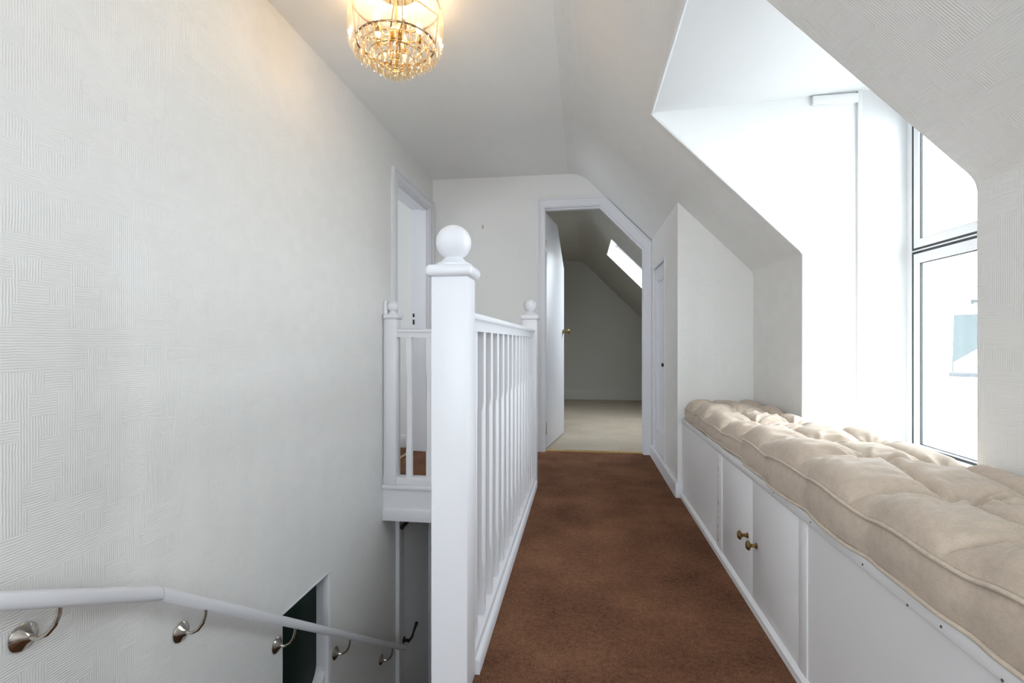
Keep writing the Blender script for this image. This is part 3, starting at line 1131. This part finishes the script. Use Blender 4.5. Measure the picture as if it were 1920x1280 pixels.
def cushion(name, label, ya, yb, tufts_y, zb, zp, A, seed, x0=0.578, x1=0.957):
    rnd = random.Random(seed)
    ph = [rnd.uniform(0, 6.28) for _ in range(12)]
    xr = [0.725, 0.862]
    T = []
    for j, ty in enumerate(tufts_y):
        for i, tx in enumerate(xr):
            T.append((tx + rnd.uniform(-0.012, 0.012), ty + rnd.uniform(-0.02, 0.02) + (0.0, -0.035)[i], rnd.uniform(0.85, 1.1), [rnd.uniform(0, 6.28) for _ in range(3)]))
    root = thing(name, label, 'cushion', ((x0 + x1) / 2, (ya + yb) / 2, zb))
    Ly = yb - ya
    NX, NY = 84, int(Ly / 0.0045)
    edge_z = lambda y: zp + 0.0045 * math.sin(9 * y + ph[0]) + 0.003 * math.sin(23 * y + ph[1]) - 0.006 * sum(math.exp(-((y - ty) / 0.035) ** 2) for ty in tufts_y)
    front_x = lambda y: x0 - 0.007 * math.sin(PI * min(1, max(0, (y - ya) / Ly))) + 0.007 * sum(math.exp(-((y - ty) / 0.04) ** 2) for ty in tufts_y) + 0.003 * math.sin(17 * y + ph[2])

    def height(x, y):
        s = min((x - x0) / 0.055, (x1 - x) / 0.045)
        e = min((y - ya) / 0.05, (yb - y) / 0.05)
        s = max(0, min(1, s))
        e = max(0, min(1, e))
        env = math.sqrt(1 - (1 - s) ** 2) * math.sqrt(1 - (1 - e) ** 2)
        h = A
        # grooves along the rows and across at each tuft
        g = 0.0
        for r_, tx in enumerate(xr):
            g = max(g, 0.42 * math.exp(-abs(x - tx - 0.01 * math.sin(7 * y + ph[4 + r_])) / 0.013))
        for ty in tufts_y:
            d = abs(y - ty - 0.020 * math.sin(14 * x + ph[6]) + 0.25 * (x - 0.73))
            g = max(g, 0.62 * math.exp(-d / 0.026))
        w_ = 0.0
        for tx, ty, k, pz in T:
            dx, dy = x - tx, y - ty
            r = math.hypot(dx, dy)
            g = max(g, 1.02 * k * math.exp(-r / 0.034))
            if r < 0.2:
                a = math.atan2(dy, dx)
                fan = math.exp(-((r - 0.055) / 0.045) ** 2)
                w_ += 0.0042 * fan * (math.sin(9 * a + pz[0]) + 0.7 * math.sin(14 * a + pz[1] + 12 * r))
                # folds running to the front edge
                if dx < 0:
                    w_ += 0.0062 * math.exp(-((abs(dx) - 0.08) / 0.05) ** 2) * math.exp(-(dy / 0.10) ** 2) * math.sin(170 * dy / (1 + 5 * abs(dx)) + pz[2])
        g = min(g, 1.05)
        n_ = 0.003 * math.sin(11 * x + 8 * y + ph[8]) + 0.002 * math.sin(31 * x - 17 * y + ph[9])
        return env * (h * (1 - g) + n_ + w_ * (1 if s > .2 else 0.5))

    bm = BM()
    cols = []
    for j in range(NY + 1):
        y = ya + Ly * j / NY
        e = min((y - ya), (yb - y))
        corner = max(0, 1 - e / 0.014)
        fx = front_x(y) + 0.012 * corner ** 2
        ez = edge_z(y)
        prof = []
        hgt = ez - zb
        prof.append((x1 - 0.02, zb + 0.004))
        prof.append((fx + 0.02, zb + 0.002))
        lb = zb + 0.006
        for k in range(9):
            t = k / 8
            bulge = 0.007 * math.sin(PI * t) + 0.0018 * math.sin(40 * y + 3 * t + ph[3]) * math.sin(PI * t)
            prof.append((fx - bulge, lb + (ez - lb) * t))
        for i in range(1, NX):
            t = i / NX
            x = fx + (x1 - fx) * t
            prof.append((x, ez + height(x0 + (x1 - x0) * t, y)))
        for k in range(5):
            t = k / 4
            prof.append((x1 + 0.003 * math.sin(PI * t), ez + (lb - ez) * t))
        cols.append([bm.verts.new((px, y, pz)) for px, pz in prof])
    m = len(cols[0])
    for a, b in zip(cols, cols[1:]):
        for k in range(m):
            k2 = (k + 1) % m
            bm.faces.new((a[k], a[k2], b[k2], b[k]))
    bm.faces.new(cols[0][::-1])
    bm.faces.new(cols[-1])
    add('cover', bm, M['linen'], root, 65)
    # piping: top loop and bottom loop
    for which in (0, 1):
        bm = BM()
        pts = []
        N = 160

        def zz(y):
            return edge_z(y) + 0.001 if which == 0 else zb + 0.0055 + 0.002 * (1 + math.sin(15 * y + ph[10]))
        for k in range(N + 1):
            y = ya + Ly * k / N
            e = min(y - ya, yb - y)
            corner = max(0, 1 - e / 0.014)
            pts.append((front_x(y) + 0.012 * corner ** 2 - 0.0035, y, zz(y)))
        for k in range(1, 20):
            t = k / 20
            pts.append((x0 + 0.012 + (x1 - x0 - 0.012) * t, yb + 0.002, zz(yb)))
        for k in range(N + 1):
            y = yb - Ly * k / N
            pts.append((x1 + 0.0015, y, zz(y)))
        for k in range(1, 20):
            t = 1 - k / 20
            pts.append((x0 + 0.012 + (x1 - x0 - 0.012) * t, ya - 0.002, zz(ya)))
        tube(bm, pts, 0.0042, 8, closed=True)
        add('piping', bm, M['pipe'], root, 70)
    for yy, dy in ((ya, -0.001), (yb, 0.001)):
        bm = BM()
        cxx = front_x(yy) + 0.012
        tube(bm, [(cxx - 0.0035, yy + dy, zb + 0.006), (cxx - 0.0055, yy + dy, (zb + zp) / 2), (cxx - 0.0035, yy + dy, edge_z(yy))], 0.004, 8)
        add('corner_piping', bm, M['pipe'], root, 70)
    return root


cushion('seat_cushion', 'near beige tufted seat cushion, the thicker one running out of the frame', 0.50, 1.912, [0.56, 0.835, 1.115, 1.40, 1.70], TOPZ, 0.557, 0.060, 3, 0.568)
cushion('seat_cushion', 'far beige tufted seat cushion reaching the end wall of the alcove', 1.925, 3.052, [2.03, 2.27, 2.53, 2.80], TOPZ, 0.526, 0.058, 11, 0.588)

# ------------------------------------------------------------ chandelier
CX, CY = -0.719, 1.921
ch = thing('chandelier', 'round crystal chandelier with brass rings glowing on the ceiling', 'chandelier', (CX, CY, ZC))
bm = BM()
lathe(bm, [(0, 0), (0.075, 0), (0.075, -0.01), (0.06, -0.018), (0.03, -0.022), (0.0, -0.022)], (CX, CY, ZC), 40)
add('ceiling_plate', bm, M['gilt'], ch)
bm = BM()
tube(bm, [(CX, CY, ZC - 0.02), (CX, CY, 1.985)], 0.006, 10)
lathe(bm, [(0, -0.03), (0.022, -0.022), (0.03, 0), (0.022, 0.02), (0.008, 0.03), (0, 0.03)], (CX, CY, 2.10), 20)
lathe(bm, [(0, -0.02), (0.012, -0.014), (0.018, 0), (0.008, 0.014), (0, 0.016)], (CX, CY, 2.02), 16)
add('stem', bm, M['gilt'], ch)
for R, z, r in ((0.168, 2.212, 0.0035), (0.150, 2.062, 0.0038)):
    bm = BM()
    torus(bm, (CX, CY, z), R, r)
    add('drum_ring', bm, M['bronze'], ch)
bm = BM()
for k in range(4):
    a = k * PI / 2 + 0.5
    c_, s_ = math.cos(a), math.sin(a)
    tube(bm, [(CX + 0.168 * c_, CY + 0.168 * s_, 2.212), (CX + 0.09 * c_, CY + 0.09 * s_, 2.25), (CX + 0.02 * c_, CY + 0.02 * s_, 2.252)], 0.003, 6)
    tube(bm, [(CX, CY, 2.075), (CX + 0.150 * c_, CY + 0.150 * s_, 2.062)], 0.003, 6)
    tube(bm, [(CX + 0.150 * c_, CY + 0.150 * s_, 2.062), (CX + 0.168 * c_, CY + 0.168 * s_, 2.212)], 0.0025, 6)
add('frame_arms', bm, M['bronze'], ch)
for k in range(5):
    a = 2 * PI * k / 5 + 0.35
    bx_, by_ = CX + 0.088 * math.cos(a), CY + 0.088 * math.sin(a)
    bm = BM()
    tube(bm, [(CX, CY, 2.10), (CX + 0.05 * math.cos(a), CY + 0.05 * math.sin(a), 2.075), (bx_, by_, 2.085)], 0.0035, 8)
    lathe(bm, [(0, -0.006), (0.013, -0.004), (0.015, 0.004), (0.009, 0.008), (0.008, 0.026), (0, 0.027)], (bx_, by_, 2.085), 14)
    arm = add('lamp_arm', bm, M['gilt'], ch)
    bm = BM()
    lathe(bm, [(0, 0), (0.007, 0.0), (0.011, 0.012), (0.0125, 0.022), (0.010, 0.036), (0.004, 0.050), (0, 0.054)], (bx_, by_, 2.110), 14)
    add('bulb', bm, M['bulb'], arm, 60)


def prism_crystal(L, w_):
    bm = BM()
    ring = []
    for z, s in ((0, 0.5), (-0.006, 1.0), (-L + 0.018, 1.0), (-L, 0.15)):
        ring.append([bm.verts.new((w_ * s * math.cos(t), w_ * 0.8 * s * math.sin(t), z)) for t in (PI / 2, PI / 2 + 2.09, PI / 2 + 4.19)])
    for a, b in zip(ring, ring[1:]):
        for k in range(3):
            bm.faces.new((a[k], a[(k + 1) % 3], b[(k + 1) % 3], b[k]))
    bm.faces.new(ring[0][::-1])
    bm.faces.new(ring[-1])
    return bm


def drop_crystal(L):
    bm = BM()
    prof = [(0, 0), (0.0045, -0.005), (0.0025, -0.010), (0.0065, -0.018), (0.0055, -L * 0.7), (0, -L)]
    lathe(bm, [(r, h) for r, h in prof], (0, 0, 0), 6)
    return bm


def hang(name, bm, R, z, n, a0=0.0):
    bmesh.ops.translate(bm, vec=(CX, CY, ZC), verts=bm.verts)
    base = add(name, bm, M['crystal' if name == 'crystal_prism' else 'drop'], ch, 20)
    for k in range(n):
        o = base if k == 0 else base.copy()
        if k:
            COL.objects.link(o)
        a = a0 + 2 * PI * k / n
        o.location = (R * math.cos(a), R * math.sin(a), z - ZC)
        o.rotation_euler = (0, 0, a - PI / 2)


hang('crystal_prism', prism_crystal(0.185, 0.0125), 0.174, 2.225, 40)
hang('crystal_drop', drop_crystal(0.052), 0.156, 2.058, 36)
for R, z, n, L in ((0.128, 2.045, 30, 0.05), (0.100, 2.020, 24, 0.05), (0.072, 1.998, 18, 0.048), (0.044, 1.978, 12, 0.045), (0.018, 1.962, 6, 0.04)):
    bm = BM()
    torus(bm, (CX, CY, z), R, 0.0022, 48, 6)
    add('tier_ring', bm, M['gilt'], ch)
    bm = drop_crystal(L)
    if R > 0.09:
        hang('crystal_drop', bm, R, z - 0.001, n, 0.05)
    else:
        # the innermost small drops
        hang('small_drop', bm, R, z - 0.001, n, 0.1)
bm = BM()
for k in range(6):
    a = 2 * PI * k / 6
    tube(bm, [(CX + 0.150 * math.cos(a), CY + 0.150 * math.sin(a), 2.062), (CX + 0.128 * math.cos(a), CY + 0.128 * math.sin(a), 2.045), (CX + 0.072 * math.cos(a), CY + 0.072 * math.sin(a), 1.998), (CX + 0.018 * math.cos(a), CY + 0.018 * math.sin(a), 1.962)], 0.0016, 6)
add('tier_frame', bm, M['gilt'], ch)
lp = bpy.data.lights.new('chandelier_light', 'POINT')
lp.energy = 5.0
lp.color = (1.0, 0.66, 0.34)
lp.shadow_soft_size = 0.06
lo = bpy.data.objects.new('chandelier_light', lp)
COL.objects.link(lo)
lo.location = (CX, CY, 2.14)

# ------------------------------------------------------------ picture hook on the far wall
bm = BM()
box(bm, -0.826, -0.812, YF - 0.003, YF + 0.001, 1.845, 1.875, 0.001)
tube(bm, [(-0.819, YF - 0.002, 1.86), (-0.819, YF - 0.012, 1.848), (-0.819, YF - 0.016, 1.856)], 0.002, 6)
tag(add('picture_hook', bm, M['pipe']), 'tiny beige picture hook on the far wall between the two doorways', 'hook')

# ------------------------------------------------------------ outside
bm = BM()
box(bm, 1.8, 40, -12, 45, -3.3, -3.0)
struct('ground_outside', bm, M['paving'])
HX, HY = 8.59, 13.28
nh = thing('house', 'pale neighbouring house with a slate roof seen faintly through the dormer window', 'house', (HX, HY, 0))
nh.rotation_euler = (0, 0, -0.592)


def hbox(name, mat, par, *a, **k):
    bm = BM()
    box(bm, a[0] + HX, a[1] + HX, a[2] + HY, a[3] + HY, a[4], a[5], **k)
    return add(name, bm, mat, par)


def hprism(name, mat, par, poly, axis, a0, a1):
    bm = BM()
    if axis == 'x':
        prism(bm, [(p + HY, q) for p, q in poly], 'x', a0 + HX, a1 + HX)
    else:
        prism(bm, [(p + HX, q) for p, q in poly], 'y', a0 + HY, a1 + HY)
    return add(name, bm, mat, par)


hbox('wall', M['render'], nh, 0.05, 6.0, 0.12, 5.0, -3.0, 0.16)
hprism('roof', M['slate'], nh, [(-0.05, 0.13), (-0.05, 0.19), (2.0, 1.62), (2.2, 1.62), (5.2, 0.19), (5.2, 0.13)], 'x', 0.0, 6.2)
hbox('gutter', M['gutter'], nh, -0.05, 6.2, -0.17, -0.05, 0.10, 0.20, bev=0.02)
hprism('gable', M['render'], nh, [(0.03, 0.2), (0.03, 0.42), (0.95, 1.10), (1.87, 0.42), (1.87, 0.2)], 'y', -0.04, 1.2)
ch2 = hbox('chimney', M['render'], nh, 0.40, 1.9, 2.1, 2.7, 1.2, 1.92)
hbox('chimney_cap', M['slate'], ch2, 0.34, 1.96, 2.04, 2.76, 1.92, 2.0)
